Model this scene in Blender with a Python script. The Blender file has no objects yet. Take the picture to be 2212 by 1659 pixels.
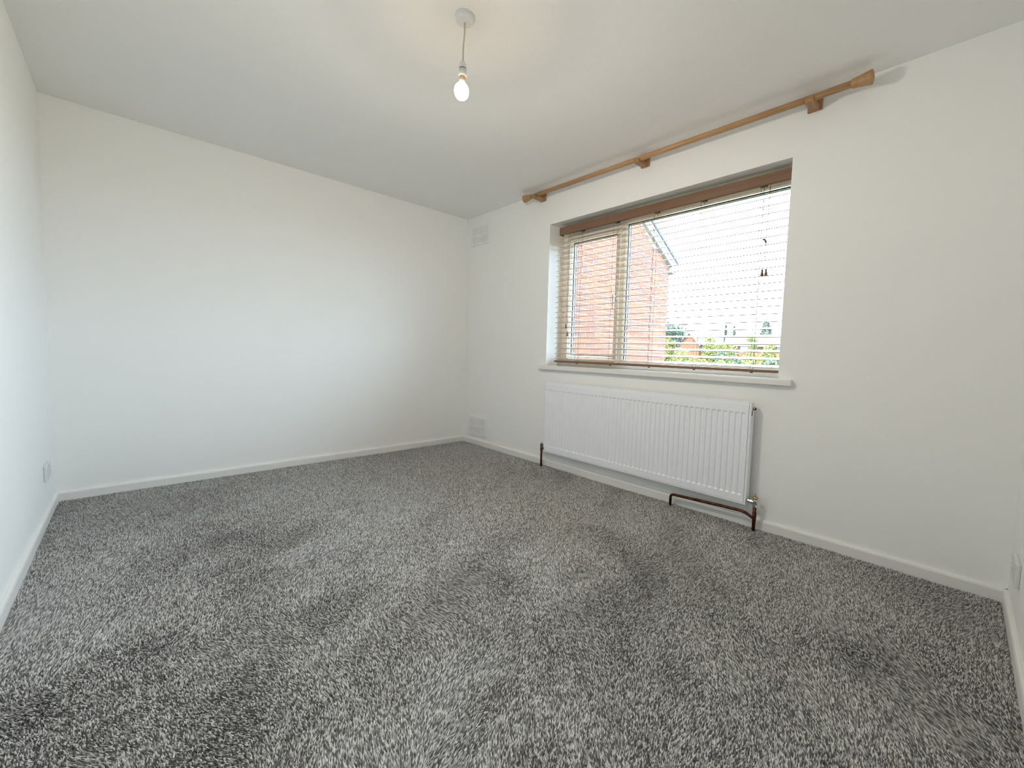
import bpy, bmesh, math, random
import numpy as np
from mathutils import Vector, Matrix

sc = bpy.context.scene
COL = sc.collection
R = math.radians
random.seed(7)
PI = math.pi

# ------------------------------------------------------------------ camera
# far room corner (window wall / back wall / floor) is the origin, metres.
# back wall y = 0, window wall x = 0, left wall x = -W, near wall y = -L
W, L, H = 2.967, 4.019, 2.4
cam_d = bpy.data.cameras.new('camera')
cam = bpy.data.objects.new('camera', cam_d)
COL.objects.link(cam)
yaw, pitch, roll = 0.7780, -0.0642, 0.0304
fw = Vector((math.sin(yaw) * math.cos(pitch), math.cos(yaw) * math.cos(pitch), math.sin(pitch)))
rt = Vector((math.cos(yaw), -math.sin(yaw), 0))
up = rt.cross(fw)
r2 = rt * math.cos(roll) + up * math.sin(roll)
u2 = -rt * math.sin(roll) + up * math.cos(roll)
CAM = Vector((-2.6158, -3.8184, 0.9906))
cam.matrix_world = Matrix(((r2.x, u2.x, -fw.x, CAM.x), (r2.y, u2.y, -fw.y, CAM.y),
                           (r2.z, u2.z, -fw.z, CAM.z), (0, 0, 0, 1)))
cam_d.sensor_width = 36.0
cam_d.lens = 895.5 / 2212 * 36.0
cam_d.shift_x = -58.6 / 2212
cam_d.shift_y = -8.5 / 2212
cam_d.clip_start = 0.01
cam_d.clip_end = 800
sc.camera = cam

# ------------------------------------------------------------------ world, sun, exposure
SKY = 16.5
world = bpy.data.worlds.new('overcast_sky')
sc.world = world
world.use_nodes = True
wn = world.node_tree.nodes
wl = world.node_tree.links
bg = wn['Background']
tc = wn.new('ShaderNodeTexCoord')
nz = wn.new('ShaderNodeTexNoise')
nz.inputs['Scale'].default_value = 2.2
nz.inputs['Detail'].default_value = 4
rp = wn.new('ShaderNodeValToRGB')
rp.color_ramp.elements[0].position = 0.3
rp.color_ramp.elements[0].color = (0.62, 0.84, 1.06, 1)
rp.color_ramp.elements[1].position = 0.7
rp.color_ramp.elements[1].color = (0.71, 0.90, 1.10, 1)
wl.new(tc.outputs['Generated'], nz.inputs['Vector'])
wl.new(nz.outputs['Fac'], rp.inputs['Fac'])
wl.new(rp.outputs['Color'], bg.inputs['Color'])
bg.inputs['Strength'].default_value = SKY

sun_d = bpy.data.lights.new('sun', 'SUN')
sun_d.energy = 34.0
sun_d.angle = R(2.0)
sun_d.color = (1.0, 0.95, 0.86)
sun = bpy.data.objects.new('sun', sun_d)
COL.objects.link(sun)
sun.location = (-20, 14, 30)
sun.rotation_euler = Vector((0.62, -0.42, -0.80)).to_track_quat('-Z', 'Y').to_euler()

# the window opening as a sampling portal for the sky (emits nothing itself)
pt_d = bpy.data.lights.new('window_portal', 'AREA')
pt_d.shape = 'RECTANGLE'
pt_d.size, pt_d.size_y = 1.85, 1.25
pt_d.cycles.is_portal = True
pt = bpy.data.objects.new('window_portal', pt_d)
COL.objects.link(pt)
pt.location = (0.31, -2.168, 1.49)
pt.rotation_euler = Vector((-1, 0, 0)).to_track_quat('-Z', 'Z').to_euler()

sc.view_settings.view_transform = 'Standard'
sc.view_settings.look = 'None'
sc.view_settings.gamma = 1.0
sc.view_settings.use_curve_mapping = False
sc.view_settings.exposure = 0.0
cy = sc.cycles
cy.use_denoising = True
cy.max_bounces = 14
cy.diffuse_bounces = 10
cy.glossy_bounces = 5
cy.transmission_bounces = 6
cy.transparent_max_bounces = 12
cy.sample_clamp_indirect = 12.0
cy.caustics_reflective = False
cy.caustics_refractive = False
cy.filter_width = 0.85

# ------------------------------------------------------------------ materials
def mat(name, color, rough=0.6, spec=0.3, metal=0.0, bump=None, vary=None, coat=0.0, emit=None):
    """bump = (scale, strength, distance); vary = (scale, second colour, stretch xyz)"""
    m = bpy.data.materials.new(name)
    m.use_nodes = True
    n, l = m.node_tree.nodes, m.node_tree.links
    b = n['Principled BSDF']
    b.inputs['Base Color'].default_value = (*color, 1)
    b.inputs['Roughness'].default_value = rough
    b.inputs['Specular IOR Level'].default_value = spec
    b.inputs['Metallic'].default_value = metal
    b.inputs['Coat Weight'].default_value = coat
    b.inputs['Coat Roughness'].default_value = 0.15
    if bump or vary:
        t = n.new('ShaderNodeTexCoord')
    if vary:
        mp = n.new('ShaderNodeMapping')
        mp.inputs['Scale'].default_value = vary[2] if len(vary) > 2 else (1, 1, 1)
        ns = n.new('ShaderNodeTexNoise')
        ns.inputs['Scale'].default_value = vary[0]
        ns.inputs['Detail'].default_value = 5
        cr = n.new('ShaderNodeValToRGB')
        cr.color_ramp.elements[0].position = 0.36
        cr.color_ramp.elements[1].position = 0.64
        cr.color_ramp.elements[0].color = (*color, 1)
        cr.color_ramp.elements[1].color = (*vary[1], 1)
        l.new(t.outputs['Object'], mp.inputs['Vector'])
        l.new(mp.outputs['Vector'], ns.inputs['Vector'])
        l.new(ns.outputs['Fac'], cr.inputs['Fac'])
        l.new(cr.outputs['Color'], b.inputs['Base Color'])
    if bump:
        nb = n.new('ShaderNodeTexNoise')
        nb.inputs['Scale'].default_value = bump[0]
        nb.inputs['Detail'].default_value = 3
        bp = n.new('ShaderNodeBump')
        bp.inputs['Strength'].default_value = bump[1]
        bp.inputs['Distance'].default_value = bump[2]
        l.new(t.outputs['Object'], nb.inputs['Vector'])
        l.new(nb.outputs['Fac'], bp.inputs['Height'])
        l.new(bp.outputs['Normal'], b.inputs['Normal'])
    if emit:
        b.inputs['Emission Color'].default_value = (*emit[0], 1)
        b.inputs['Emission Strength'].default_value = emit[1]
    return m

M = {}
M['wall'] = mat('white_emulsion', (0.87, 0.87, 0.855), 0.75, 0.2, bump=(160, 0.25, 0.002))
M['ceiling'] = mat('white_ceiling_emulsion', (0.88, 0.88, 0.865), 0.85, 0.15, bump=(130, 0.4, 0.003))
M['gloss'] = mat('white_gloss_paint', (0.80, 0.79, 0.765), 0.35, 0.4, bump=(40, 0.1, 0.002))
M['underlay'] = mat('carpet_backing', (0.10, 0.10, 0.10), 0.95, 0.1)
M['radiator'] = mat('white_radiator_enamel', (0.87, 0.885, 0.93), 0.28, 0.45)
M['plastic'] = mat('white_plastic', (0.74, 0.75, 0.75), 0.35, 0.4)
M['plastic_grey'] = mat('pale_grey_plastic', (0.70, 0.71, 0.71), 0.45, 0.3)
M['hole'] = mat('dark_recess', (0.03, 0.03, 0.03), 0.8, 0.1)
M['slot_grey'] = mat('grey_slot_shadow', (0.36, 0.36, 0.36), 0.8, 0.1)
M['vent'] = mat('white_vent_plastic', (0.82, 0.835, 0.83), 0.45, 0.35)
M['vent_back'] = mat('vent_shutter', (0.74, 0.75, 0.74), 0.6, 0.2)
M['frame'] = mat('cream_upvc', (0.95, 0.93, 0.85), 0.35, 0.4)
M['gasket'] = mat('black_gasket', (0.012, 0.012, 0.016), 0.5, 0.3)
M['gasket_grey'] = mat('grey_gasket', (0.05, 0.05, 0.06), 0.5, 0.3)
M['spacer'] = mat('white_spacer_bar', (0.85, 0.85, 0.84), 0.3, 0.5)
M['pole'] = mat('pine_pole', (0.54, 0.34, 0.17), 0.4, 0.35, vary=(6, (0.42, 0.23, 0.105), (22, 0.9, 22)))
M['finial'] = mat('pine_finial', (0.46, 0.28, 0.135), 0.4, 0.35, vary=(8, (0.40, 0.23, 0.105), (1, 6, 6)))
M['bracket'] = mat('pine_bracket', (0.44, 0.26, 0.13), 0.45, 0.3, vary=(9, (0.34, 0.185, 0.09), (1, 8, 8)))
M['blind'] = mat('brown_stained_wood', (0.23, 0.125, 0.078), 0.4, 0.4, vary=(7, (0.19, 0.10, 0.060), (12, 0.6, 12)))
M['slat'] = mat('varnished_slat_wood', (0.52, 0.36, 0.245), 0.22, 0.55, vary=(7, (0.46, 0.305, 0.205), (12, 0.6, 12)), coat=1.0)
M['cord'] = mat('brown_cord', (0.17, 0.10, 0.065), 0.8, 0.2)
M['acorn'] = mat('brown_turned_wood', (0.17, 0.085, 0.05), 0.4, 0.4)
M['copper'] = mat('tarnished_copper', (0.16, 0.055, 0.035), 0.42, 0.4, metal=0.85, vary=(22, (0.05, 0.018, 0.013)))
M['chrome'] = mat('chrome', (0.62, 0.62, 0.62), 0.18, 0.5, metal=1.0)
M['brass'] = mat('brass', (0.46, 0.33, 0.16), 0.35, 0.5, metal=1.0)
M['dull'] = mat('dull_dark_metal', (0.16, 0.15, 0.13), 0.35, 0.5, metal=0.9)
M['flex'] = mat('cream_flex', (0.62, 0.55, 0.38), 0.55, 0.3)
M['bulb'] = mat('lit_bulb', (0.9, 0.85, 0.75), 0.3, 0.3, emit=((1.0, 0.76, 0.47), 30.0))
M['cap'] = mat('bulb_cap', (0.75, 0.68, 0.58), 0.4, 0.4)
M['brick_a'] = mat('orange_red_brick', (0.215, 0.098, 0.058), 0.85, 0.15, bump=(60, 0.4, 0.004), vary=(9, (0.185, 0.088, 0.058)))
M['brick_b'] = mat('red_brick', (0.185, 0.084, 0.056), 0.85, 0.15, bump=(60, 0.4, 0.004), vary=(9, (0.165, 0.079, 0.058)))
M['brick_c'] = mat('purple_grey_brick', (0.145, 0.086, 0.078), 0.85, 0.15, bump=(60, 0.4, 0.004), vary=(9, (0.175, 0.088, 0.066)))
M['mortar'] = mat('pale_mortar', (0.44, 0.345, 0.235), 0.9, 0.1, bump=(90, 0.3, 0.003))
M['tile'] = mat('grey_roof_tile', (0.055, 0.06, 0.075), 0.7, 0.2, vary=(3, (0.075, 0.08, 0.09)))
M['upvc_white'] = mat('white_bargeboard', (0.50, 0.455, 0.41), 0.4, 0.3)
M['board_grey'] = mat('grey_undercloak', (0.215, 0.20, 0.175), 0.7, 0.2)
M['far_brick'] = mat('far_brick', (0.125, 0.062, 0.036), 0.9, 0.1, vary=(1.5, (0.105, 0.054, 0.034)))
M['far_tile'] = mat('far_roof_tile', (0.058, 0.058, 0.060), 0.8, 0.1, vary=(2, (0.07, 0.07, 0.07)))
M['far_white'] = mat('far_white_paint', (0.28, 0.29, 0.29), 0.5, 0.2)
M['far_glass'] = mat('far_window_glass', (0.03, 0.05, 0.07), 0.1, 0.5)
M['bark'] = mat('bark', (0.05, 0.035, 0.025), 0.9, 0.1)
M['leaf_yellow'] = mat('yellow_green_leaf', (0.21, 0.20, 0.060), 0.7, 0.1, vary=(2.5, (0.13, 0.155, 0.045)))
M['leaf_green'] = mat('mid_green_leaf', (0.115, 0.15, 0.055), 0.7, 0.1, vary=(2.5, (0.17, 0.18, 0.055)))
M['leaf_dark'] = mat('dark_green_leaf', (0.062, 0.092, 0.070), 0.7, 0.1, vary=(0.7, (0.085, 0.115, 0.080)))
M['leaf_conifer'] = mat('blue_green_needle', (0.068, 0.088, 0.070), 0.7, 0.1, vary=(0.7, (0.088, 0.112, 0.085)))
M['grass'] = mat('lawn', (0.045, 0.058, 0.018), 0.9, 0.1, vary=(0.3, (0.06, 0.065, 0.025)))

def glass_mat():
    m = bpy.data.materials.new('window_glass')
    m.use_nodes = True
    n, l = m.node_tree.nodes, m.node_tree.links
    n.remove(n['Principled BSDF'])
    tr = n.new('ShaderNodeBsdfTransparent')
    tr.inputs['Color'].default_value = (0.93, 0.955, 0.95, 1)
    gl = n.new('ShaderNodeBsdfGlossy')
    gl.inputs['Roughness'].default_value = 0.0
    lw = n.new('ShaderNodeLayerWeight')          # Schlick reflectance, alike on both faces
    lw.inputs['Blend'].default_value = 0.5
    pw = n.new('ShaderNodeMath')
    pw.operation = 'POWER'
    pw.inputs[1].default_value = 5.0
    fr = n.new('ShaderNodeMath')
    fr.operation = 'MULTIPLY_ADD'
    fr.inputs[1].default_value = 0.95
    fr.inputs[2].default_value = 0.04
    l.new(lw.outputs['Facing'], pw.inputs[0])
    l.new(pw.outputs['Value'], fr.inputs[0])
    mx = n.new('ShaderNodeMixShader')
    l.new(fr.outputs['Value'], mx.inputs['Fac'])
    l.new(tr.outputs['BSDF'], mx.inputs[1])
    l.new(gl.outputs['BSDF'], mx.inputs[2])
    l.new(mx.outputs['Shader'], n['Material Output'].inputs['Surface'])
    return m
M['glass'] = glass_mat()

def carpet_mat():
    m = bpy.data.materials.new('grey_heather_yarn')
    m.use_nodes = True
    n, l = m.node_tree.nodes, m.node_tree.links
    b = n['Principled BSDF']
    b.inputs['Roughness'].default_value = 0.9
    b.inputs['Specular IOR Level'].default_value = 0.15
    b.inputs['Sheen Weight'].default_value = 0.15
    a = n.new('ShaderNodeAttribute')
    a.attribute_name = 'yarn'
    l.new(a.outputs['Color'], b.inputs['Base Color'])
    return m
M['carpet'] = carpet_mat()

# ------------------------------------------------------------------ mesh helpers
def obj(name, bm, material, parent=None, smooth=False, loc=None):
    bmesh.ops.recalc_face_normals(bm, faces=bm.faces)
    me = bpy.data.meshes.new(name)
    bm.to_mesh(me)
    bm.free()
    if smooth:
        for p in me.polygons:
            p.use_smooth = True
    me.materials.append(material)
    o = bpy.data.objects.new(name, me)
    COL.objects.link(o)
    if parent is not None:
        o.parent = parent
    if loc is not None:
        o.location = loc
    return o

def inst(name, me, parent, loc=(0, 0, 0), rot=(0, 0, 0)):
    o = bpy.data.objects.new(name, me)
    COL.objects.link(o)
    o.parent = parent
    o.location = loc
    o.rotation_euler = rot
    return o

def tag(o, label=None, cat=None, group=None, kind=None):
    if label: o['label'] = label
    if cat: o['category'] = cat
    if group: o['group'] = group
    if kind: o['kind'] = kind
    return o

def thing(name, loc=(0, 0, 0), rot=(0, 0, 0), **k):
    o = bpy.data.objects.new(name, None)
    o.empty_display_size = 0.1
    COL.objects.link(o)
    o.location = loc
    o.rotation_euler = rot
    return tag(o, **k)

def box(bm, x0, x1, y0, y1, z0, z1, bev=0.0, seg=1):
    c = Vector(((x0 + x1) / 2, (y0 + y1) / 2, (z0 + z1) / 2))
    m = Matrix.Translation(c) @ Matrix.Diagonal((abs(x1 - x0), abs(y1 - y0), abs(z1 - z0), 1))
    r = bmesh.ops.create_cube(bm, size=1.0, matrix=m)
    if bev:
        es = set(e for v in r['verts'] for e in v.link_edges)
        bmesh.ops.bevel(bm, geom=list(es), offset=bev, segments=seg, affect='EDGES', profile=0.5)
    return bm

def B(*a, **k):
    return box(bmesh.new(), *a, **k)

def cyl(bm, p0, p1, r0, r1=None, seg=16, caps=True):
    p0, p1 = Vector(p0), Vector(p1)
    r1 = r0 if r1 is None else r1
    d = p1 - p0
    q = d.to_track_quat('Z', 'X').to_matrix().to_4x4()
    m = Matrix.Translation((p0 + p1) / 2) @ q
    bmesh.ops.create_cone(bm, cap_ends=caps, segments=seg, radius1=r0, radius2=r1, depth=d.length, matrix=m)
    return bm

def tube(bm, pts, r, seg=10):
    """swept tube through points"""
    pts = [Vector(p) for p in pts]
    rings = []
    n = len(pts)
    prev = None
    for i, p in enumerate(pts):
        t = (pts[min(i + 1, n - 1)] - pts[max(i - 1, 0)]).normalized()
        if prev is None:
            a = t.orthogonal().normalized()
        else:
            a = (prev - t * prev.dot(t)).normalized()
        prev = a
        b = t.cross(a)
        rings.append([bm.verts.new(p + (a * math.cos(k * 2 * PI / seg) + b * math.sin(k * 2 * PI / seg)) * r) for k in range(seg)])
    for i in range(n - 1):
        for k in range(seg):
            bm.faces.new((rings[i][k], rings[i][(k + 1) % seg], rings[i + 1][(k + 1) % seg], rings[i + 1][k]))
    bm.faces.new(rings[0][::-1])
    bm.faces.new(rings[-1])
    return bm

def lathe(bm, prof, origin=(0, 0, 0), axis=(0, 0, 1), seg=20):
    """prof: list of (radius, height along axis)"""
    o = Vector(origin)
    ax = Vector(axis).normalized()
    a = ax.orthogonal().normalized()
    b = ax.cross(a)
    rings = []
    for r, h in prof:
        r = max(r, 1e-5)
        rings.append([bm.verts.new(o + ax * h + (a * math.cos(k * 2 * PI / seg) + b * math.sin(k * 2 * PI / seg)) * r) for k in range(seg)])
    for i in range(len(rings) - 1):
        for k in range(seg):
            bm.faces.new((rings[i][k], rings[i][(k + 1) % seg], rings[i + 1][(k + 1) % seg], rings[i + 1][k]))
    bm.faces.new(rings[0][::-1])
    bm.faces.new(rings[-1])
    return bm

def prism(bm, pts, d):
    """extrude polygon pts by vector d"""
    d = Vector(d)
    a = [bm.verts.new(Vector(p)) for p in pts]
    b = [bm.verts.new(Vector(p) + d) for p in pts]
    n = len(a)
    bm.faces.new(a[::-1])
    bm.faces.new(b)
    for i in range(n):
        bm.faces.new((a[i], a[(i + 1) % n], b[(i + 1) % n], b[i]))
    return bm

def ring_x(bm, x0, x1, ya, yb, za, zb, w, bev=0.0):
    """rectangular ring in the y-z plane (outer edge ya<yb, za<zb) of width w"""
    box(bm, x0, x1, ya, ya + w, za, zb, bev)
    box(bm, x0, x1, yb - w, yb, za, zb, bev)
    box(bm, x0, x1, ya + w, yb - w, za, za + w, bev)
    box(bm, x0, x1, ya + w, yb - w, zb - w, zb, bev)
    return bm

def struct(name, bm, m, label=None, cat=None):
    return tag(obj(name, bm, m), label, cat, kind='structure')

# ------------------------------------------------------------------ room shell
WY0, WY1, WZ0, WZ1 = -3.094, -1.242, 0.850, 2.107      # window opening
TH = 0.30
struct('floor', B(-W - .1, TH, -L - .1, .1, -0.30, -0.006), M['underlay'])
struct('ceiling', B(-W - .1, TH, -L - .1, .1, H, H + .25), M['ceiling'])
struct('wall_back', B(-W - .1, TH, 0, .12, -0.30, H + .25), M['wall'])
struct('wall_left', B(-W - .12, -W, -L - .1, .1, -0.30, H + .25), M['wall'])
struct('wall_front', B(-W - .1, TH, -L - .12, -L, -0.30, H + .25), M['wall'])
bm = bmesh.new()
box(bm, 0, TH, -L, WY0, -0.3, H)
box(bm, 0, TH, WY1, 0, -0.3, H)
box(bm, 0, TH, WY0, WY1, -0.3, WZ0)
box(bm, 0, TH, WY0, WY1, WZ1, H)
struct('wall_right', bm, M['wall'])

def baseboard(name, p, q, n):
    """p->q along the wall foot, n = unit vector into the room"""
    p, q, n = Vector(p), Vector(q), Vector(n)
    hh, t = 0.058, 0.015
    prof = [(0, -.009), (t, -.009), (t, hh - .012), (t * .8, hh - .004), (t * .45, hh), (0, hh)]
    pts = [p + n * a + Vector((0, 0, b)) for a, b in prof]
    struct(name, prism(bmesh.new(), pts, q - p), M['gloss'])
baseboard('baseboard_back', (-W, 0, 0), (0, 0, 0), (0, -1, 0))
baseboard('baseboard_right', (0, 0, 0), (0, -L, 0), (-1, 0, 0))
baseboard('baseboard_left', (-W, 0, 0), (-W, -L, 0), (1, 0, 0))
baseboard('baseboard_front', (-W, -L, 0), (0, -L, 0), (0, 1, 0))

# ------------------------------------------------------------------ carpet pile
def smooth_noise(x, y, cell, seed):
    rng = np.random.default_rng(seed)
    g = rng.standard_normal((64, 64))
    u, v = x / cell + 20.3, y / cell + 23.7
    i, j = np.floor(u).astype(int), np.floor(v).astype(int)
    fu, fv = u - i, v - j
    fu, fv = fu * fu * (3 - 2 * fu), fv * fv * (3 - 2 * fv)
    i, j = i % 64, j % 64
    i1, j1 = (i + 1) % 64, (j + 1) % 64
    return (g[i, j] * (1 - fu) + g[i1, j] * fu) * (1 - fv) + (g[i, j1] * (1 - fu) + g[i1, j1] * fu) * fv

def carpet():
    rng = np.random.default_rng(3)
    s = 0.0043
    xs = np.arange(-W + .016, -.015, s)
    ys = np.arange(-L + .016, -.015, s)
    X, Y = np.meshgrid(xs, ys)
    X = X.ravel() + rng.uniform(-.45, .45, X.size) * s
    Y = Y.ravel() + rng.uniform(-.45, .45, Y.size) * s
    n = X.size
    # brushed pile: direction and steepness wander over the floor in hand-sized patches
    ca, sa = math.cos(.5), math.sin(.5)
    U, V = (X * ca + Y * sa) * 0.7, (-X * sa + Y * ca) * 1.5
    f1 = smooth_noise(U, V, .42, 1) + .8 * smooth_noise(U, V, .19, 2) + .45 * smooth_noise(U, V, .085, 5)
    f2 = smooth_noise(U, V, .45, 3) + .8 * smooth_noise(U, V, .21, 4) + .45 * smooth_noise(U, V, .09, 6)
    lx = .0031 * f1 + .0022 * rng.standard_normal(n)
    ly = .0031 * f2 + .0022 * rng.standard_normal(n)
    h = .0098 + .0015 * rng.standard_normal(n) - .0009 * np.clip(np.hypot(f1, f2), 0, 2)
    z0 = -.006
    th = rng.uniform(0, 2 * PI, n)
    r = .0030
    co = np.empty((n, 4, 3), np.float32)
    for k in range(3):
        a = th + k * 2 * PI / 3
        co[:, k, 0] = X + r * np.cos(a)
        co[:, k, 1] = Y + r * np.sin(a)
        co[:, k, 2] = z0
    co[:, 3, 0] = X + lx
    co[:, 3, 1] = Y + ly
    co[:, 3, 2] = z0 + np.clip(h, .004, .013)
    co[:, :, 0] = np.clip(co[:, :, 0], -W + .015, -.015)
    co[:, :, 1] = np.clip(co[:, :, 1], -L + .015, -.015)
    base = (np.arange(n) * 4)[:, None]
    tri = np.concatenate([base + np.array([0, 1, 3]), base + np.array([1, 2, 3]), base + np.array([2, 0, 3])], 1).reshape(-1).astype(np.int32)
    nf = n * 3
    me = bpy.data.meshes.new('carpet')
    me.vertices.add(n * 4)
    me.vertices.foreach_set('co', co.reshape(-1))
    me.loops.add(nf * 3)
    me.loops.foreach_set('vertex_index', tri)
    me.polygons.add(nf)
    me.polygons.foreach_set('loop_start', np.arange(nf, dtype=np.int32) * 3)
    me.update(calc_edges=True)
    at = me.attributes.new('yarn', 'FLOAT_COLOR', 'POINT')
    g = rng.random(n)
    v = np.where(g < .36, .12 + .07 * rng.random(n), np.where(g < .70, .38 + .1 * rng.random(n), .72 + .16 * rng.random(n)))
    c = np.ones((n, 4, 4), np.float32)
    for k, t in enumerate((1.0, .985, .965)):
        c[:, :, k] = (v * t)[:, None]
    at.data.foreach_set('color', c.reshape(-1))
    me.materials.append(M['carpet'])
    o = bpy.data.objects.new('carpet', me)
    COL.objects.link(o)
    tag(o, 'grey flecked deep pile carpet covering the whole floor, brushed in patches', 'carpet', kind='stuff')
carpet()

# ------------------------------------------------------------------ window
win = thing('window_1', (0.185, -2.168, 0.886), kind='structure')
def wpart(name, bm, m, parent=None, **k):
    """window parts are modelled in room coordinates, then moved under the window"""
    o = obj(name, bm, m, None, **k)
    off = Vector((0.185, -2.168, 0.886))
    o.data.transform(Matrix.Translation(-off))
    o.parent = parent or win
    return o
bm = bmesh.new()
CY0, CY1, CZ0, CZ1 = -1.866, -1.300, .930, 2.022
FX0, FX1 = .185, .255
box(bm, FX0, FX1, WY1 - .062, WY1, .886, WZ1, .003)                # left jamb
box(bm, FX0, FX1, WY0, WY0 + .019, .886, WZ1, .003)                # right jamb
box(bm, FX0, FX1, WY0 + .019, WY1 - .062, 2.046, WZ1, .003)        # head
box(bm, FX0, FX1, WY0 + .019, WY1 - .062, .886, .934, .003)        # bottom rail
box(bm, FX0, FX1, -1.892, -1.864, .934, 2.046, .003)               # mullion
box(bm, FX0 + .004, FX1, CY0, WY1 - .06, 2.016, 2.048, .001)               # head above the casement
wpart('window_frame', bm, M['frame'])
# fixed light bead
PY0, PY1, PZ0, PZ1 = -3.075, -1.892, .934, 2.046
def bead(ya, yb, za, zb, w, xa, xb):
    bm = bmesh.new()
    # sloped ring: full width at xb, thin at xa
    o = [(ya, za), (yb, za), (yb, zb), (ya, zb)]
    i = [(ya + w, za + w), (yb - w, za + w), (yb - w, zb - w), (ya + w, zb - w)]
    vo = [bm.verts.new((xa, *p)) for p in o]
    vm = [bm.verts.new((xa, p[0] + (q[0] - p[0]) * .35, p[1] + (q[1] - p[1]) * .35)) for p, q in zip(o, i)]
    vi = [bm.verts.new((xb - .004, *p)) for p in i]
    vj = [bm.verts.new((xb, *p)) for p in i]
    vb = [bm.verts.new((xb, *p)) for p in o]
    for k in range(4):
        j = (k + 1) % 4
        for s, t in ((vo, vm), (vm, vi), (vi, vj), (vj, vb), (vb, vo)):
            bm.faces.new((s[k], s[j], t[j], t[k]))
    return bm
wpart('glazing_bead', bead(PY0, PY1, PZ0, PZ1, .021, .186, .201), M['frame'])
def glazing(parent, ya, yb, za, zb, x):
    """gasket, spacer bar, outer gasket and pane filling an aperture"""
    wpart('gasket', ring_x(bmesh.new(), x, x + .008, ya - .003, yb + .003, za - .003, zb + .003, .007), M['gasket'], parent)
    wpart('spacer_bar', ring_x(bmesh.new(), x + .010, x + .022, ya - .003, yb + .003, za - .003, zb + .003, .006), M['spacer'], parent)
    wpart('outer_gasket', ring_x(bmesh.new(), x + .024, x + .034, ya - .003, yb + .003, za - .003, zb + .003, .007), M['gasket_grey'], parent)
    wpart('pane', B(x + .0085, x + .0095, ya, yb, za, zb), M['glass'], parent)
glazing(win, PY0 + .021, PY1 - .021, PZ0 + .021, PZ1 - .021, .2015)
# opening casement, proud of the frame
cas = wpart('casement', ring_x(bmesh.new(), .166, .238, CY0, CY1, CZ0, CZ1, .036, .003), M['frame'])
wpart('glazing_bead', bead(CY0 + .036, CY1 - .036, CZ0 + .036, CZ1 - .036, .017, .180, .199), M['frame'], cas)
glazing(cas, CY0 + .053, CY1 - .053, CZ0 + .053, CZ1 - .053, .1995)
# handle: base plate on the stile, neck into the room, lever hanging down
bm = bmesh.new()
box(bm, .158, .167, -1.858, -1.838, 1.425, 1.495, .003)
cyl(bm, (.160, -1.848, 1.462), (.122, -1.848, 1.462), .0075, seg=12)
box(bm, .112, .126, -1.857, -1.839, 1.450, 1.474, .004)
box(bm, .112, .123, -1.855, -1.842, 1.358, 1.455, .004)
wpart('handle', bm, M['plastic'], cas)
# sill board
bm = bmesh.new()
box(bm, -.003, .19, WY0 + .0005, WY1 - .0005, .8505, .886, 0)
box(bm, -.035, -.0004, -3.168, -1.176, .852, .886, .004, 2)
wpart('window_sill', bm, M['gloss'])

# ------------------------------------------------------------------ venetian blind
bl = thing('venetian_blind', (0.1, -2.168, .92),
           label='brown wooden venetian blind with open slats hanging in the window recess', cat='blind')
OFF = Vector((0.1, -2.168, .92))
def bpart(name, bm, m, parent=None, **k):
    o = obj(name, bm, m, None, **k)
    o.data.transform(Matrix.Translation(-OFF))
    o.parent = parent or bl
    return o
BY0, BY1 = -3.078, -1.264
bm = bmesh.new()
box(bm, .060, .070, BY0 - .004, -1.300, 2.016, 2.080, .002)
box(bm, .070, .108, -1.310, -1.300, 2.016, 2.080, .002)
bpart('valance', bm, M['blind'])
bpart('headrail', B(.074, .126, BY0, -1.318, 2.034, 2.076), M['blind'])
# one slat, cambered, tilted with the room edge low; shared by 23 of 24
def slat_mesh():
    bm = bmesh.new()
    n = 5
    t = .0034
    top, bot = [], []
    for k in range(n):
        u = -1 + 2 * k / (n - 1)
        x = .025 * u
        z = .0016 * (1 - u * u)
        top.append((x, z + t / 2))
        bot.append((x, z - t / 2))
    prof = top + bot[::-1]
    prism(bm, [(x, BY0 + 2.168, z) for x, z in prof], (0, BY1 - BY0, 0))
    bmesh.ops.recalc_face_normals(bm, faces=bm.faces)
    me = bpy.data.meshes.new('slat')
    bm.to_mesh(me)
    bm.free()
    me.materials.append(M['slat'])
    return me
sm = slat_mesh()
for k in range(24):
    z = 1.994 - .0452 * k
    a = -16 + random.uniform(-.8, .8)
    if k == 11: a = -18.5
    s = inst('slat', sm, bl, (0, 0, z - .92), (random.uniform(-.0006, .0006), R(a), 0))
bpart('bottom_rail', B(.075, .127, BY0, BY1 - .004, .917, .934, .004, 2), M['blind'])
LAD = (-1.512, -1.862, -2.208, -2.552, -2.917)
for y in LAD:
    bm = bmesh.new()
    for x in (.0735, .1275):
        tube(bm, [(x, y, 2.036), (x, y, 1.5), (x, y, .93)], .0008, 6)
    for k in range(24):
        z = 1.994 - .0452 * k
        tube(bm, [(.0735, y, z - .0088), (.1275, y, z + .0045)], .0005, 4)
    bpart('ladder_cord', bm, M['cord'])
    bpart('cord_button', lathe(bmesh.new(), [(.0, 0), (.009, .0015), (.010, .005), (.008, .008)], (.101, y, .9095)), M['acorn'])
    bm = bmesh.new()
    box(bm, .068, .130, y - .018, y + .018, 2.028, 2.034)
    bpart('ladder_clip', bm, M['gasket'])
for y in (LAD[0] - .008, LAD[2] + .008, LAD[4] - .008):
    bpart('lift_cord', tube(bmesh.new(), [(.101, y, 2.036), (.101, y, .934)], .0010, 6), M['cord'])
TAS = [(.0022, .040), (.0045, .038), (.0050, .032), (.0040, .028), (.0062, .020), (.0085, .008), (.0092, .003), (.0080, 0)]
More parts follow.
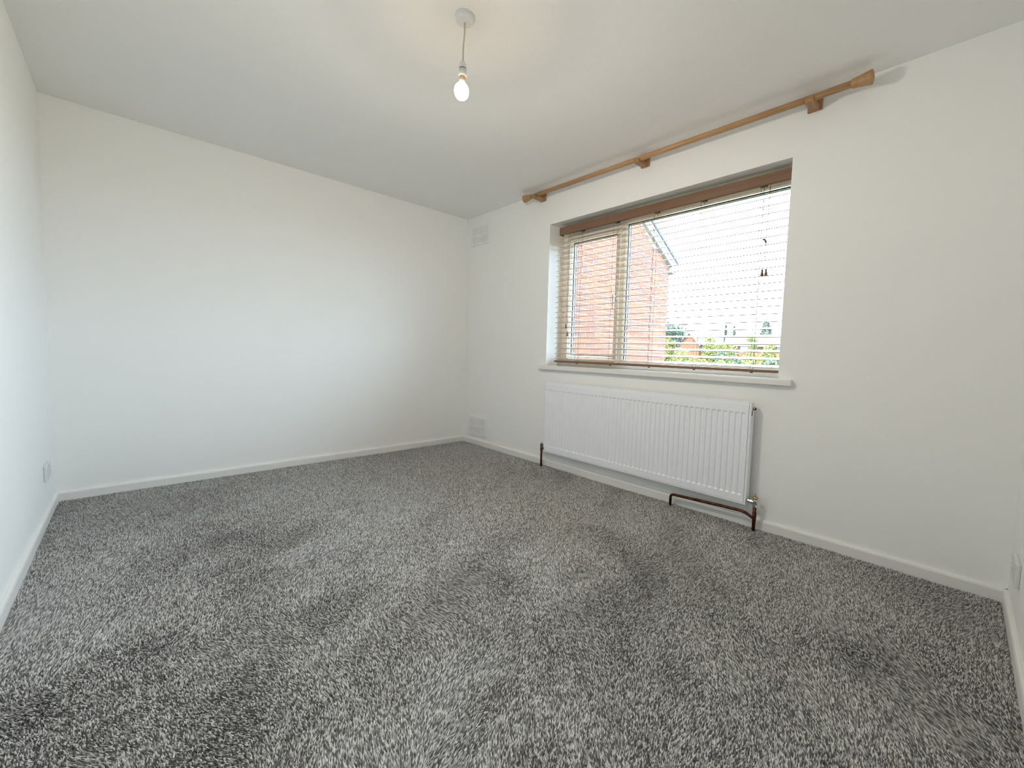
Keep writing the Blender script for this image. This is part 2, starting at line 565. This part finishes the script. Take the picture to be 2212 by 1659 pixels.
# tilt cords on the left with two staggered tassels
bm = bmesh.new()
tube(bm, [(.066, -1.408, 2.016), (.066, -1.410, 1.6), (.066, -1.407, 1.252)], .0010, 6)
tube(bm, [(.066, -1.424, 2.016), (.066, -1.424, 1.6), (.066, -1.426, 1.185)], .0010, 6)
tc1 = bpart('tilt_cord', bm, M['cord'])
bpart('tassel', lathe(bmesh.new(), TAS, (.066, -1.407, 1.215)), M['acorn'], tc1, smooth=True)
bpart('tassel', lathe(bmesh.new(), TAS, (.066, -1.426, 1.147)), M['acorn'], tc1, smooth=True)
# pull cords on the right: a pair to the equaliser knob, then two tails with tassels
bm = bmesh.new()
tube(bm, [(.064, -2.968, 2.030), (.064, -2.966, 1.86), (.064, -2.958, 1.690)], .0011, 6)
tube(bm, [(.064, -2.972, 2.030), (.064, -2.970, 1.86), (.064, -2.966, 1.690)], .0011, 6)
tube(bm, [(.064, -2.964, 1.690), (.064, -2.966, 1.64), (.064, -2.964, 1.592)], .0013, 6)
tube(bm, [(.064, -2.964, 1.592), (.064, -2.955, 1.525)], .0009, 6)
tube(bm, [(.064, -2.964, 1.592), (.064, -2.974, 1.520)], .0009, 6)
pc = bpart('pull_cord', bm, M['cord'])
bm = tube(bmesh.new(), [(.064, -2.947, 1.699), (.064, -2.951, 1.703), (.064, -2.956, 1.700), (.064, -2.961, 1.692), (.064, -2.965, 1.682)], .0048, 10)
bpart('cord_knob', bm, M['acorn'], pc, smooth=True)
bpart('tassel', lathe(bmesh.new(), TAS, (.064, -2.954, 1.487)), M['acorn'], pc, smooth=True)
bpart('tassel', lathe(bmesh.new(), TAS, (.064, -2.975, 1.487)), M['acorn'], pc, smooth=True)

# ------------------------------------------------------------------ curtain pole
def pz(y):                      # the pole drops slightly towards the near end
    return 2.349 + (y + 1.1) * .006
cp = thing('curtain_pole', (-.1, -2.2, pz(-2.2)),
           label='long pine curtain pole with flared finials above the window', cat='curtain pole')
CO = Vector((-.1, -2.2, pz(-2.2)))
def cpart(name, bm, m, parent=None, **k):
    o = obj(name, bm, m, None, **k)
    o.data.transform(Matrix.Translation(-CO))
    o.parent = parent or cp
    return o
cpart('pole', cyl(bmesh.new(), (-.1, -1.080, pz(-1.08)), (-.1, -3.368, pz(-3.368)), .0165, seg=24), M['pole'], smooth=True)
FIN = [(.0165, -.004), (.021, 0), (.0215, .004), (.0235, .02), (.0270, .042), (.0310, .064), (.0325, .074), (.0315, .078), (.018, .083), (.0, .085)]
cpart('finial', lathe(bmesh.new(), FIN, (-.1, -3.358, pz(-3.358)), (0, -1, 0), 28), M['finial'], smooth=False)
cpart('finial', lathe(bmesh.new(), FIN, (-.1, -1.092, pz(-1.092)), (0, 1, 0), 28), M['finial'], smooth=False)
for y, zb in ((-1.153, 2.320), (-2.168, 2.319), (-3.186, 2.311)):
    zc = pz(y)
    bm = B(-.096, -.012, y - .021, y + .021, zc - .028, zc - .002, .003)
    # cradle in front of the pole
    box(bm, -.126, -.090, y - .021, y + .021, zc - .028, zc - .010, .002)
    box(bm, -.126, -.1168, y - .021, y + .021, zc - .0105, zc - .002, .002)
    br = cpart('bracket', bm, M['bracket'])
    cpart('wall_plate', B(-.012, -.0003, y - .034, y + .034, zb, zb + .064, .002), M['bracket'], br)

# ------------------------------------------------------------------ radiator
RY0, RY1, RZ0, RZ1 = -2.990, -1.322, .142, .744
rad = thing('radiator', (-.06, -2.156, RZ0), label='long white ribbed panel radiator mounted on the wall below the window', cat='radiator')
RO = Vector((-.06, -2.156, RZ0))
def rpart(name, bm, m, parent=None, **k):
    o = obj(name, bm, m, None, **k)
    o.data.transform(Matrix.Translation(-RO))
    o.parent = parent or rad
    return o
def rad_panel():
    """pressed steel front: flat field with 47 sunk flutes, built as one grid"""
    bm = bmesh.new()
    xf, dep = -.080, .0062
    ya, yb = RY0 + .014, RY1 - .014
    za, zb = RZ0 + .012, RZ1 - .012
    ft, fb = RZ1 - .062, RZ0 + .052
    p0, pitch, n = -1.349, .03478, 47
    cols = [(yb, 0)]
    for k in range(n):
        c = p0 - pitch * k
        cols += [(c + .0125, 0), (c + .0085, 1), (c - .0085, 1), (c - .0125, 0)]
    cols.append((ya, 0))
    rows = [(zb, 0), (ft, 0), (ft - .007, 1), (fb + .008, 1), (fb, 0), (za, 0)]
    V = [[bm.verts.new((xf + (dep if a and b else 0), y, z)) for z, b in rows] for y, a in cols]
    for i in range(len(V) - 1):
        for j in range(len(rows) - 1):
            bm.faces.new((V[i][j], V[i + 1][j], V[i + 1][j + 1], V[i][j + 1]))
    # rolled edge back to the seam
    e = [V[0][0], V[-1][0], V[-1][-1], V[0][-1]]
    bx = [bm.verts.new((v.co.x + .012, v.co.y, v.co.z)) for v in e]
    def side(line, b0, b1):
        bm.faces.new(list(line) + [b1, b0])
    side([c[0] for c in V], bx[0], bx[1])
    side(V[-1], bx[1], bx[2])
    side([c[-1] for c in V][::-1], bx[2], bx[3])
    side(V[0][::-1], bx[3], bx[0])
    return bm
rpart('front_panel', rad_panel(), M['radiator'])
bm = bmesh.new()       # surrounding pressed seam and body
ring_x(bm, -.0775, -.040, RY0 + .002, RY1 - .002, RZ0, RZ1 - .004, .011, .002)
box(bm, -.068, -.040, RY0 + .006, RY1 - .006, RZ0 + .006, RZ1 - .008)
rpart('body', bm, M['radiator'])
for y0, y1 in ((RY0 - .001, RY0 + .0015), (RY1 - .0015, RY1 + .001)):
    rpart('side_panel', B(-.079, -.034, y0, y1, RZ0 + .03 if y0 < -2 else RZ0 + .03, RZ1 - .002, .0006), M['radiator'])
bm = bmesh.new()
box(bm, -.078, -.074, RY0 + .012, RY1 - .012, RZ1 - .005, RZ1 + .002, .001)
box(bm, -.040, -.036, RY0 + .012, RY1 - .012, RZ1 - .005, RZ1 + .002, .001)
for k in range(110):
    y = RY0 + .02 + k * (RY1 - RY0 - .04) / 109
    box(bm, -.075, -.039, y - .002, y + .002, RZ1 - .004, RZ1 + .0005)
rpart('top_grille', bm, M['radiator'])
bm = bmesh.new()
cyl(bm, (-.052, RY0 - .001, RZ1 - .036), (-.052, RY0 - .012, RZ1 - .036), .010, seg=6)
rpart('bleed_plug', bm, M['brass'])
bm = bmesh.new()
cyl(bm, (-.052, RY0 - .012, RZ1 - .036), (-.052, RY0 - .017, RZ1 - .036), .005, seg=10)
box(bm, -.070, -.066, RY0 - .003, RY0 - .0008, RZ1 - .075, RZ1 - .045)
rpart('bleed_slot', bm, M['hole'])
for y in (-1.55, -2.75):
    rpart('wall_bracket', B(-.040, -.0003, y - .015, y + .015, RZ0 + .06, RZ1 - .06), M['radiator'])

def valve(name, x, y, z, toward, label, metal, top):
    """lockshield / valve body on top of the pipe, tail running toward the radiator"""
    t = thing(name, (x, y, z), label=label, cat='valve')
    obj('compression_nut', cyl(bmesh.new(), (0, 0, 0), (0, 0, .016), .0135, seg=6), metal, t)
    obj('body', lathe(bmesh.new(), [(.010, .016), (.0115, .020), (.0115, .040), (.0095, .046)]), metal, t, smooth=True)
    bm = bmesh.new()
    cyl(bm, (0, 0, .028), (0, toward * .034, .028), .0085, seg=16)
    cyl(bm, (0, toward * .014, .028), (0, toward * .026, .028), .012, seg=6)
    cyl(bm, (0, toward * .031, .028), (0, toward * .0385, .028), .013, seg=16)
    obj('tail', bm, metal, t)
    obj('collar', lathe(bmesh.new(), [(.011, .046), (.0155, .049), (.0155, .053), (.010, .060)], seg=16), top, t)
    obj('spindle', lathe(bmesh.new(), [(.0045, .060), (.004, .066), (.0022, .068), (.0018, .076)], seg=10), top, t)
    return t
PX = -.057
valve('radiator_valve', PX, -3.034, .140, 1, 'chrome and brass valve without a cap at the near lower corner of the radiator', M['chrome'], M['brass'])
valve('radiator_valve', PX, -1.277, .140, -1, 'small dark lockshield valve at the far lower corner of the radiator', M['dull'], M['dull'])
# near pipe with a tee and the branch that runs under the radiator
pp = thing('heating_pipe', (PX, -3.034, 0), label='tarnished copper pipe with long side branch rising to the near radiator valve', cat='pipe')
obj('riser', cyl(bmesh.new(), (0, 0, -.012), (0, 0, .141), .0095, seg=14), M['copper'], pp, smooth=True)
obj('tee', cyl(bmesh.new(), (0, 0, .058), (0, 0, .108), .0112, seg=14), M['copper'], pp, smooth=True)
pts = [(0, 0, .070), (0, .018, .078), (0, .045, .092), (0, .075, .097)]
yb = .523
pts += [(0, .2, .093), (0, .35, .086)]
for k in range(7):
    a = k / 6 * PI / 2
    pts.append((0, yb - .022 + .022 * math.sin(a), .078 - .022 + .022 * math.cos(a)))
pts.append((0, yb, -.012))
obj('branch', tube(bmesh.new(), pts, .0085, 12), M['copper'], pp, smooth=True)
pl = thing('heating_pipe', (PX, -1.277, 0), label='short straight dark copper pipe rising to the far radiator valve', cat='pipe')
obj('riser', cyl(bmesh.new(), (0, 0, -.012), (0, 0, .141), .0088, seg=14), M['copper'], pl, smooth=True)

# ------------------------------------------------------------------ wall vents
def vent(y0, y1, z0, z1, label):
    t = thing('air_vent', (0, (y0 + y1) / 2, (z0 + z1) / 2), label=label, cat='vent', group='wall vents beside the corner')
    w, h = (y1 - y0), (z1 - z0)
    obj('back_plate', B(-.0065, -.0003, -w / 2 + .004, w / 2 - .004, -h / 2 + .004, h / 2 - .004), M['vent_back'], t)
    bm = bmesh.new()
    m = .035                                     # border
    xa, xb = -.011, -.0004
    box(bm, xa, xb, -w / 2, -w / 2 + m, -h / 2, h / 2)
    box(bm, xa, xb, w / 2 - m, w / 2, -h / 2, h / 2)
    box(bm, xa, xb, -w / 2 + m, w / 2 - m, h / 2 - .022, h / 2, 0)
    box(bm, xa, xb, -w / 2 + m, w / 2 - m, -h / 2, -h / 2 + .016, 0)
    box(bm, xa, xb, -w / 2 + m, w / 2 - m, -.006, .006, 0)
    obj('face_plate', bm, M['vent'], t)
    n = 10
    g = w - 2 * m
    bm = bmesh.new()
    for k in range(n - 1):
        y = -w / 2 + m + g * (k + 1) / n
        box(bm, xa + .001, -.006, y - .0065, y + .0065, -h / 2 + .014, h / 2 - .020)
    obj('louvre', bm, M['vent'], t)
    obj('screw_cover', B(xa - .0008, xa + .002, -.018, .018, -.013, .013, .002), M['vent'], t)
vent(-.398, -.082, 2.097, 2.286, 'white slotted air vent high on the window wall, near the ceiling')
vent(-.412, -.103, .094, .293, 'white slotted air vent low on the window wall, just above the skirting')

# ------------------------------------------------------------------ double sockets
def socket(loc, rz, label):
    t = thing('wall_socket', loc, (0, 0, rz), label=label, cat='socket')
    obj('plate', B(-.073, .073, -.0135, 0, -.044, .044, .004, 2), M['plastic_grey'], t)
    for s in (-1, 1):
        obj('switch', B(s * .016 - .007, s * .016 + .007, -.0165, -.013, .014, .032, .001), M['plastic'], t)
        bm = bmesh.new()
        c = s * .040
        box(bm, c - .0025, c + .0025, -.0139, -.013, .008, .018)
        box(bm, c - .015, c - .008, -.0139, -.013, -.012, -.008)
        box(bm, c + .008, c + .015, -.0139, -.013, -.012, -.008)
        obj('pin_slots', bm, M['slot_grey'], t)
    return t
socket((-W, -.337, .262), R(90), 'pale double socket low on the left wall near the far corner')
socket((-.274, -L, .235), R(180), 'pale double socket low on the near right-hand wall at the photo edge')

# ------------------------------------------------------------------ pendant lamp
lp = thing('pendant_lamp', (-1.578, -2.253, H), label='bare lit bulb hanging from a white ceiling rose on a short flex', cat='lamp')
obj('ceiling_rose', lathe(bmesh.new(), [(.0415, 0), (.0415, -.010), (.040, -.016), (.034, -.024), (.010, -.0265), (.006, -.027)], seg=32), M['plastic'], lp, smooth=False)
dx, dy = -.0042, .0042
obj('flex', tube(bmesh.new(), [(0, 0, -.024), (-.0005, .0005, -.07), (dx * .75, dy * .75, -.12), (dx * .85, dy * .85, -.183)], .0032, 10), M['flex'], lp, smooth=True)
obj('holder_cap', lathe(bmesh.new(), [(.0045, -.181), (.0105, -.187), (.0145, -.197), (.0162, -.209), (.0165, -.2118)], (dx, dy, 0)), M['plastic'], lp, smooth=True)
obj('holder_gap', lathe(bmesh.new(), [(.0150, -.2112), (.0150, -.2156)], (dx, dy, 0)), M['hole'], lp, smooth=True)
obj('lamp_holder', lathe(bmesh.new(), [(.0164, -.2152), (.0164, -.241), (.0152, -.2445)], (dx, dy, 0)), M['plastic'], lp, smooth=True)
obj('skirt_ring', lathe(bmesh.new(), [(.0140, -.244), (.0140, -.2475)], (dx, dy, 0)), M['bracket'], lp, smooth=True)
obj('bulb_cap', lathe(bmesh.new(), [(.0130, -.247), (.0130, -.264), (.0155, -.2755)], (dx * 1.3, dy * 1.3, 0)), M['cap'], lp, smooth=True)
BR = [(.0150, -.2735), (.0205, -.2765), (.0265, -.2835), (.0300, -.2925), (.0312, -.3030), (.0302, -.3140), (.0265, -.3245), (.0200, -.3325), (.0110, -.3370), (.0, -.3382)]
obj('bulb', lathe(bmesh.new(), BR, (dx * 1.5, dy * 1.5, 0), seg=28), M['bulb'], lp, smooth=True)

# an LED bulb throws nearly all of its light downward and sideways, little back past its cap
sp_d = bpy.data.lights.new('bulb_light', 'POINT')
sp_d.energy = 40.0
sp_d.color = (1.0, 0.93, 0.82)
sp_d.shadow_soft_size = 0.07
sp_d.use_nodes = True
ln, ll = sp_d.node_tree.nodes, sp_d.node_tree.links
em = ln['Emission']
lt = ln.new('ShaderNodeTexCoord')
lx = ln.new('ShaderNodeSeparateXYZ')
lm = ln.new('ShaderNodeMapRange')
lr = ln.new('ShaderNodeValToRGB')
lm.inputs['From Min'].default_value = -1
lm.inputs['From Max'].default_value = 1
ramp = lr.color_ramp
ramp.elements[0].position, ramp.elements[0].color = 0.0, (1, 1, 1, 1)
ramp.elements[1].position, ramp.elements[1].color = 1.0, (.012, .012, .012, 1)
for p_, v_ in ((.45, .95), (.56, .78), (.65, .52), (.80, .10)):
    e_ = ramp.elements.new(p_)
    e_.color = (v_, v_, v_, 1)
ll.new(lt.outputs['Normal'], lx.inputs['Vector'])
ll.new(lx.outputs['Z'], lm.inputs['Value'])
ll.new(lm.outputs['Result'], lr.inputs['Fac'])
ll.new(lr.outputs['Color'], em.inputs['Strength'])
sp = bpy.data.objects.new('bulb_light', sp_d)
COL.objects.link(sp)
sp.parent = lp
sp.location = (dx * 1.5, dy * 1.5, -.365)

# ------------------------------------------------------------------ outside: neighbouring house with brick flank
NY = -.27
NX0, NX1 = .32, 3.86
GZ = -2.75
nb = thing('neighbouring_house', (NX1, NY, GZ), label='red brick house flank with sloping verge seen close through the left half of the window', cat='house')
NO = Vector((NX1, NY, GZ))
def npart(name, bm, m, parent=None, **k):
    o = obj(name, bm, m, None, **k)
    o.data.transform(Matrix.Translation(-NO))
    o.parent = parent or nb
    return o
def roofz(x):                 # underside line of the verge
    return 2.515 + (NX1 - x) * .565
D = .004
wallp = npart('flank_wall', prism(bmesh.new(), [(NX0, NY + D, GZ), (NX1 - D, NY + D, GZ), (NX1 - D, NY + D, roofz(NX1)), (NX0, NY + D, roofz(NX0))], (0, 5, 0)), M['mortar'])
bms = []
def brick_mesh(m, w):
    bm = B(0, w, 0, .10, 0, .065, .003)
    bmesh.ops.recalc_face_normals(bm, faces=bm.faces)
    me = bpy.data.meshes.new('brick')
    bm.to_mesh(me)
    bm.free()
    me.materials.append(m)
    return me
BM = {(k, w): brick_mesh(M['brick_' + k], w) for k in 'abc' for w in (.215, .1025)}
cand = []
row = 0
z = GZ
while z < roofz(NX0):
    x = NX1 - .215
    first = True
    off = row % 2
    x1 = NX1
    while x1 > NX0 + .01:
        w = .1025 if (first and off) else .215
        first = False
        x0 = x1 - w
        if z + .065 < roofz((x0 + x1) / 2) + .02 and x0 > NX0:
            cand.append((x0, z + .005, w))
        x1 = x0 - .010
    row += 1
    z += .075
def seen(c):
    p = Vector((c[0], NY, c[1]))
    return 1.2 < c[0] and c[1] > .80 and p.z < roofz(c[0])
cand.sort(key=lambda c: (not seen(c), (Vector((c[0], NY, c[1])) - CAM).length))
kinds = 'aaabbbcc'
rest = {'a': bmesh.new(), 'b': bmesh.new(), 'c': bmesh.new()}
nbk = 0
for c in cand:
    k = random.choice(kinds)
    if seen(c) and nbk < 300:
        inst('brick', BM[(k, c[2])], wallp, (c[0] - NX1, random.uniform(-.002, .002), c[1] - GZ))
        nbk += 1
    else:
        box(rest[k], c[0], c[0] + c[2], NY, NY + .08, c[1], c[1] + .065)
for k in 'abc':
    o = npart('brickwork', rest[k], M['brick_' + k], wallp)
    o['kind'] = 'stuff'
# verge: grey undercloak board, white bargeboard, tile edge, roof slope, soffit box and gutter
def sloped(x0, x1, dz0, dz1, y0, y1):
    return prism(bmesh.new(), [(x0, y0, roofz(x0) + dz0), (x1, y0, roofz(x1) + dz0), (x1, y0, roofz(x1) + dz1), (x0, y0, roofz(x0) + dz1)], (0, y1 - y0, 0))
XE = NX1 + .14
npart('undercloak', sloped(NX0, XE - .02, -.005, .095, NY - .05, NY + .05), M['board_grey'])
npart('bargeboard', sloped(NX0, XE - .01, .092, .128, NY - .07, NY + .05), M['upvc_white'])
npart('roof', sloped(NX0, XE + .03, .128, .165, NY - .085, NY + 5), M['tile'])
npart('soffit', B(NX1 - .005, XE - .03, NY - .048, NY + 5, roofz(NX1) - .115, roofz(NX1) - .02), M['board_grey'])
bm = bmesh.new()
for k in range(9):
    pass
g0 = []
cx, cz = XE + .055, roofz(NX1) - .07
prof = [(cx + .05 * math.cos(PI + k * PI / 8), cz + .05 * math.sin(PI + k * PI / 8)) for k in range(9)]
prof += [(cx + .045 * math.cos(2 * PI - k * PI / 8), cz + .045 * math.sin(2 * PI - k * PI / 8)) for k in range(9)]
npart('gutter', prism(bm, [(x, NY - .06, z) for x, z in prof], (0, 5, 0)), M['upvc_white'])

# ------------------------------------------------------------------ outside: ground, far houses, trees
tag(obj('ground', B(.32, 260, -120, 160, GZ - .4, GZ), M['grass']), kind='structure')

def polar(az, d):
    return CAM.x + d * math.cos(R(az)), CAM.y + d * math.sin(R(az))

def far_house(name, az, dist, wid, eave, ridge, wins, label, gable=None, pipe=None, panels=()):
    """local x runs along the front (to the viewer's right), local y away from the viewer"""
    x, y = polar(az, dist)
    t = thing(name, (x, y, GZ), (0, 0, R(21 - 90)), label=label, cat='house', group=None)
    h = eave - GZ
    obj('wall', B(-wid / 2, wid / 2, 0, 7, 0, h), M['far_brick'], t)
    bm = bmesh.new()
    rz = ridge - GZ
    prism(bm, [(-wid / 2 - .1, -.45, h - .1), (-wid / 2 - .1, 3.5, rz), (-wid / 2 - .1, 7.4, h - .1), (-wid / 2 - .1, 7.4, h - .3), (-wid / 2 - .1, -.45, h - .3)], (wid + .2, 0, 0))
    obj('roof', bm, M['far_tile'], t)
    obj('fascia', B(-wid / 2 - .1, wid / 2 + .1, -.55, -.45, h - .32, h - .08), M['far_white'], t)
    for (wx, wz, ww, wh) in wins:
        f = obj('window', ring_y(wx, wz - GZ, ww, wh), M['far_white'], t)
        obj('pane', B(wx - ww / 2 + .1, wx + ww / 2 - .1, -.02, .02, wz - GZ + .1, wz - GZ + wh - .1), M['far_glass'], f)
    for (wx, wz, ww, wh) in panels:
        obj('cladding_panel', B(wx - ww / 2, wx + ww / 2, -.06, .02, wz - GZ, wz - GZ + wh), M['far_white'], t)
    if pipe is not None:
        obj('vent_pipe', cyl(bmesh.new(), (pipe, 1.2, h + .2), (pipe, 1.2, h + 1.5), .12, seg=8), M['far_white'], t)
    if gable:
        gx, gw, gz = gable          # centre, half width, apex z
        ge = gz - gw * 1.15
        bm = bmesh.new()
        prism(bm, [(gx - gw, -1.2, 0), (gx + gw, -1.2, 0), (gx + gw, -1.2, ge - GZ), (gx, -1.2, gz - GZ - .15), (gx - gw, -1.2, ge - GZ)], (0, 4, 0))
        obj('gable_wall', bm, M['far_brick'], t)
        bm = bmesh.new()
        for s in (-1, 1):
            e = gx + s * (gw + .25)
            ez = ge - .25 * 1.15 - GZ
            prism(bm, [(gx, -1.45, gz - GZ - .12), (e, -1.45, ez - .12), (e, -1.45, ez + .2), (gx, -1.45, gz - GZ + .2)], (0, .15, 0))
        obj('bargeboard', bm, M['far_white'], t)
        bm = bmesh.new()
        for s in (-1, 1):
            e = gx + s * (gw + .25)
            ez = ge - .25 * 1.15 - GZ
            prism(bm, [(gx, -1.35, gz - GZ + .0), (e, -1.35, ez), (e, -1.35, ez + .16), (gx, -1.35, gz - GZ + .16)], (0, 4.5, 0))
        obj('gable_roof', bm, M['far_tile'], t)
    return t
def ring_y(wx, wz, ww, wh):
    bm = bmesh.new()
    b = .14
    box(bm, wx - ww / 2, wx - ww / 2 + b, -.08, .03, wz, wz + wh)
    box(bm, wx + ww / 2 - b, wx + ww / 2, -.08, .03, wz, wz + wh)
    box(bm, wx - ww / 2 + b, wx + ww / 2 - b, -.08, .03, wz, wz + b)
    box(bm, wx - ww / 2 + b, wx + ww / 2 - b, -.08, .03, wz + wh - b, wz + wh)
    return bm
far_house('far_house', 27.0, 112, 5.6, 5.0, 7.3, [], 'brick house far off with white-edged gable, leftmost of the row', gable=(2.4, 2.5, 7.2))
far_house('far_house', 23.3, 112, 6.1, 4.7, 7.15, [(-1.6, 3.4, 1.35, 1.15), (1.5, 3.4, 1.2, 1.15)], 'grey-roofed far house between the gabled house and the conifers', pipe=-2.2)
far_house('far_house', 19.9, 112, 6.2, 4.55, 7.0, [(-2.0, 3.2, 1.3, 1.15)], 'far brick house with white cladding panel beneath a broad grey roof', panels=[(1.2, 2.7, 1.8, 1.8)])
far_house('far_house', 16.6, 112, 6.2, 4.45, 6.85, [(2.2, 3.2, 1.2, 1.1)], 'grey-roofed far house half hidden by trees, rightmost of the row', pipe=-1.8)

def leaves(bm_pts, size, rng, squash=1.0):
    """bm_pts (n,3): a small bent leaf spray at every point -> mesh arrays"""
    n = len(bm_pts)
    a = rng.standard_normal((n, 3)); a /= np.linalg.norm(a, axis=1)[:, None]
    b = rng.standard_normal((n, 3)); b -= (b * a).sum(1)[:, None] * a; b /= np.linalg.norm(b, axis=1)[:, None]
    s = size * rng.uniform(.6, 1.3, n)[:, None]
    P = np.empty((n, 4, 3), np.float32)
    P[:, 0] = bm_pts - a * s
    P[:, 1] = bm_pts + b * s * .55
    P[:, 2] = bm_pts + a * s
    P[:, 3] = bm_pts - b * s * .55 + np.cross(a, b) * s * .2
    return P
def mesh_quads(name, P, m):
    n = len(P)
    me = bpy.data.meshes.new(name)
    me.vertices.add(n * 4)
    me.vertices.foreach_set('co', P.reshape(-1))
    me.loops.add(n * 4)
    me.loops.foreach_set('vertex_index', np.arange(n * 4, dtype=np.int32))
    me.polygons.add(n)
    me.polygons.foreach_set('loop_start', np.arange(n, dtype=np.int32) * 4)
    me.update(calc_edges=True)
    me.materials.append(m)
    return me
def tree(name, az, dist, top, width, m, label, cat='tree', shape='round', low=None, seed=0, count=1500, spread=1.55):
    x, y = polar(az, dist)
    topz = CAM.z + top * dist - GZ                 # height above the ground
    rw = math.radians(width) * dist / 2 * spread
    rng = np.random.default_rng(100 + seed)
    t = thing(name, (x, y, GZ), label=label, cat=cat)
    base = topz * .25 if low is None else low
    ht = topz - base
    if shape == 'round':
        nc = 16
        cc = rng.standard_normal((nc, 3)); cc /= np.linalg.norm(cc, axis=1)[:, None]
        cc *= rng.uniform(.25, .72, nc)[:, None]
        ci = rng.integers(0, nc, count)
        q = rng.standard_normal((count, 3)); q /= np.linalg.norm(q, axis=1)[:, None]
        p = cc[ci] + q * (.30 * rng.uniform(.6, 1.05, count)[:, None])
        p *= np.array([rw, rw, ht / 2]) / .98
        p[:, 2] += base + ht / 2
        size = max(rw, ht / 2) * .034
    else:
        u = rng.random(count) ** (.8 if shape == 'cone' else 1)
        if shape == 'cone':
            rr = rw * (1 - u) ** .8 * (.75 + .25 * np.sin(u * 40))
        else:
            rr = rw * np.clip(np.sin(np.clip(u * .93 + .07, 0, 1) * PI) ** .5, .15, 1)
        a = rng.uniform(0, 2 * PI, count)
        q = rng.uniform(.6, 1.0, count)
        p = np.stack([rr * q * np.cos(a), rr * q * np.sin(a), base + u * ht], 1)
        size = max(rw, ht * .2) * .10
    P = leaves(p, size, rng)
    o = inst('crown', mesh_quads('crown', P, m), t)
    o['kind'] = 'stuff'
    obj('trunk', cyl(bmesh.new(), (0, 0, 0), (0, 0, base + ht * .6), max(.06, rw * .09), max(.03, rw * .04), 8), M['bark'], t)
    return t
Y, G, DK, CN = M['leaf_yellow'], M['leaf_green'], M['leaf_dark'], M['leaf_conifer']
tree('broadleaf_tree', 28.0, 70, .096, 3.3, CN, 'tall blue-green tree beside the edge of the brick flank', seed=1, count=6500)
tree('broadleaf_tree', 28.3, 32, .072, 1.9, Y, 'slim yellow-green tree in front of the tall blue-green tree', low=1.2, seed=2, count=6500)
tree('broadleaf_tree', 22.9, 34, .060, 3.0, Y, 'sunlit yellow-green tree before the second far house, left of its twin', low=.8, seed=3, count=6500)
tree('broadleaf_tree', 21.3, 39, .057, 2.5, Y, 'sunlit yellow-green tree below the pair of conifers', low=.8, seed=4, count=6500)
tree('conifer', 21.5, 135, .074, 1.25, CN, 'left one of two dark pointed conifers behind the roofs', shape='cone', low=3, seed=5, spread=1, count=2500)
tree('conifer', 20.55, 131, .071, 1.3, CN, 'right one of two dark pointed conifers behind the roofs', shape='cone', low=3, seed=6, spread=1, count=2500)
tree('cypress', 17.05, 130, .083, 1.35, CN, 'broad blunt blue-green cypress rising above the right-hand roofs', shape='column', low=2, seed=7, count=3000, spread=1.1)
tree('broadleaf_tree', 15.9, 32, .048, 3.0, Y, 'yellow-green tree at the right edge of the window view', low=.6, seed=8, count=6500)
tree('broadleaf_tree', 13.6, 34, .052, 2.6, G, 'mid-green tree behind the right edge of the window recess', low=.6, seed=9, count=5000)
tree('broadleaf_tree', 18.6, 95, .060, 1.2, G, 'pale green treetop peeping over the ridge left of the cypress', low=4, seed=10, count=3000)
bush = [(28.3, 20, 0.022, 3.0, G, 'green shrub at the foot of the brick flank'),
        (26.7, 27, 0.042, 3.0, Y, 'yellow shrub in front of the gabled far house'),
        (25.9, 20.5, 0.026, 3.0, G, 'mid-green shrub below the gabled far house'),
        (24.4, 27, 0.040, 2.6, Y, 'yellow-green shrub right of the far gable'),
        (23.2, 20, 0.026, 3.2, Y, 'yellow shrub low in the middle of the view'),
        (21.6, 24, 0.032, 3.2, DK, 'dark green shrub under the conifers, low in the view'),
        (20.2, 20.5, 0.020, 3.0, G, 'green shrub under the white cladding panel'),
        (18.7, 25, 0.026, 2.6, Y, 'yellow shrub left of the right-hand tree'),
        (17.2, 21, 0.028, 3.0, Y, 'pale yellow shrub low beneath the cypress'),
        (15.3, 20, 0.024, 3.0, DK, 'dark green shrub at the lower right of the view')]
for i, (az, d, tp, wd, m, lb) in enumerate(bush):
    tree('shrub', az, d, tp, wd * 1.25, m, lb, cat='shrub', low=.15, seed=30 + i, count=5000)
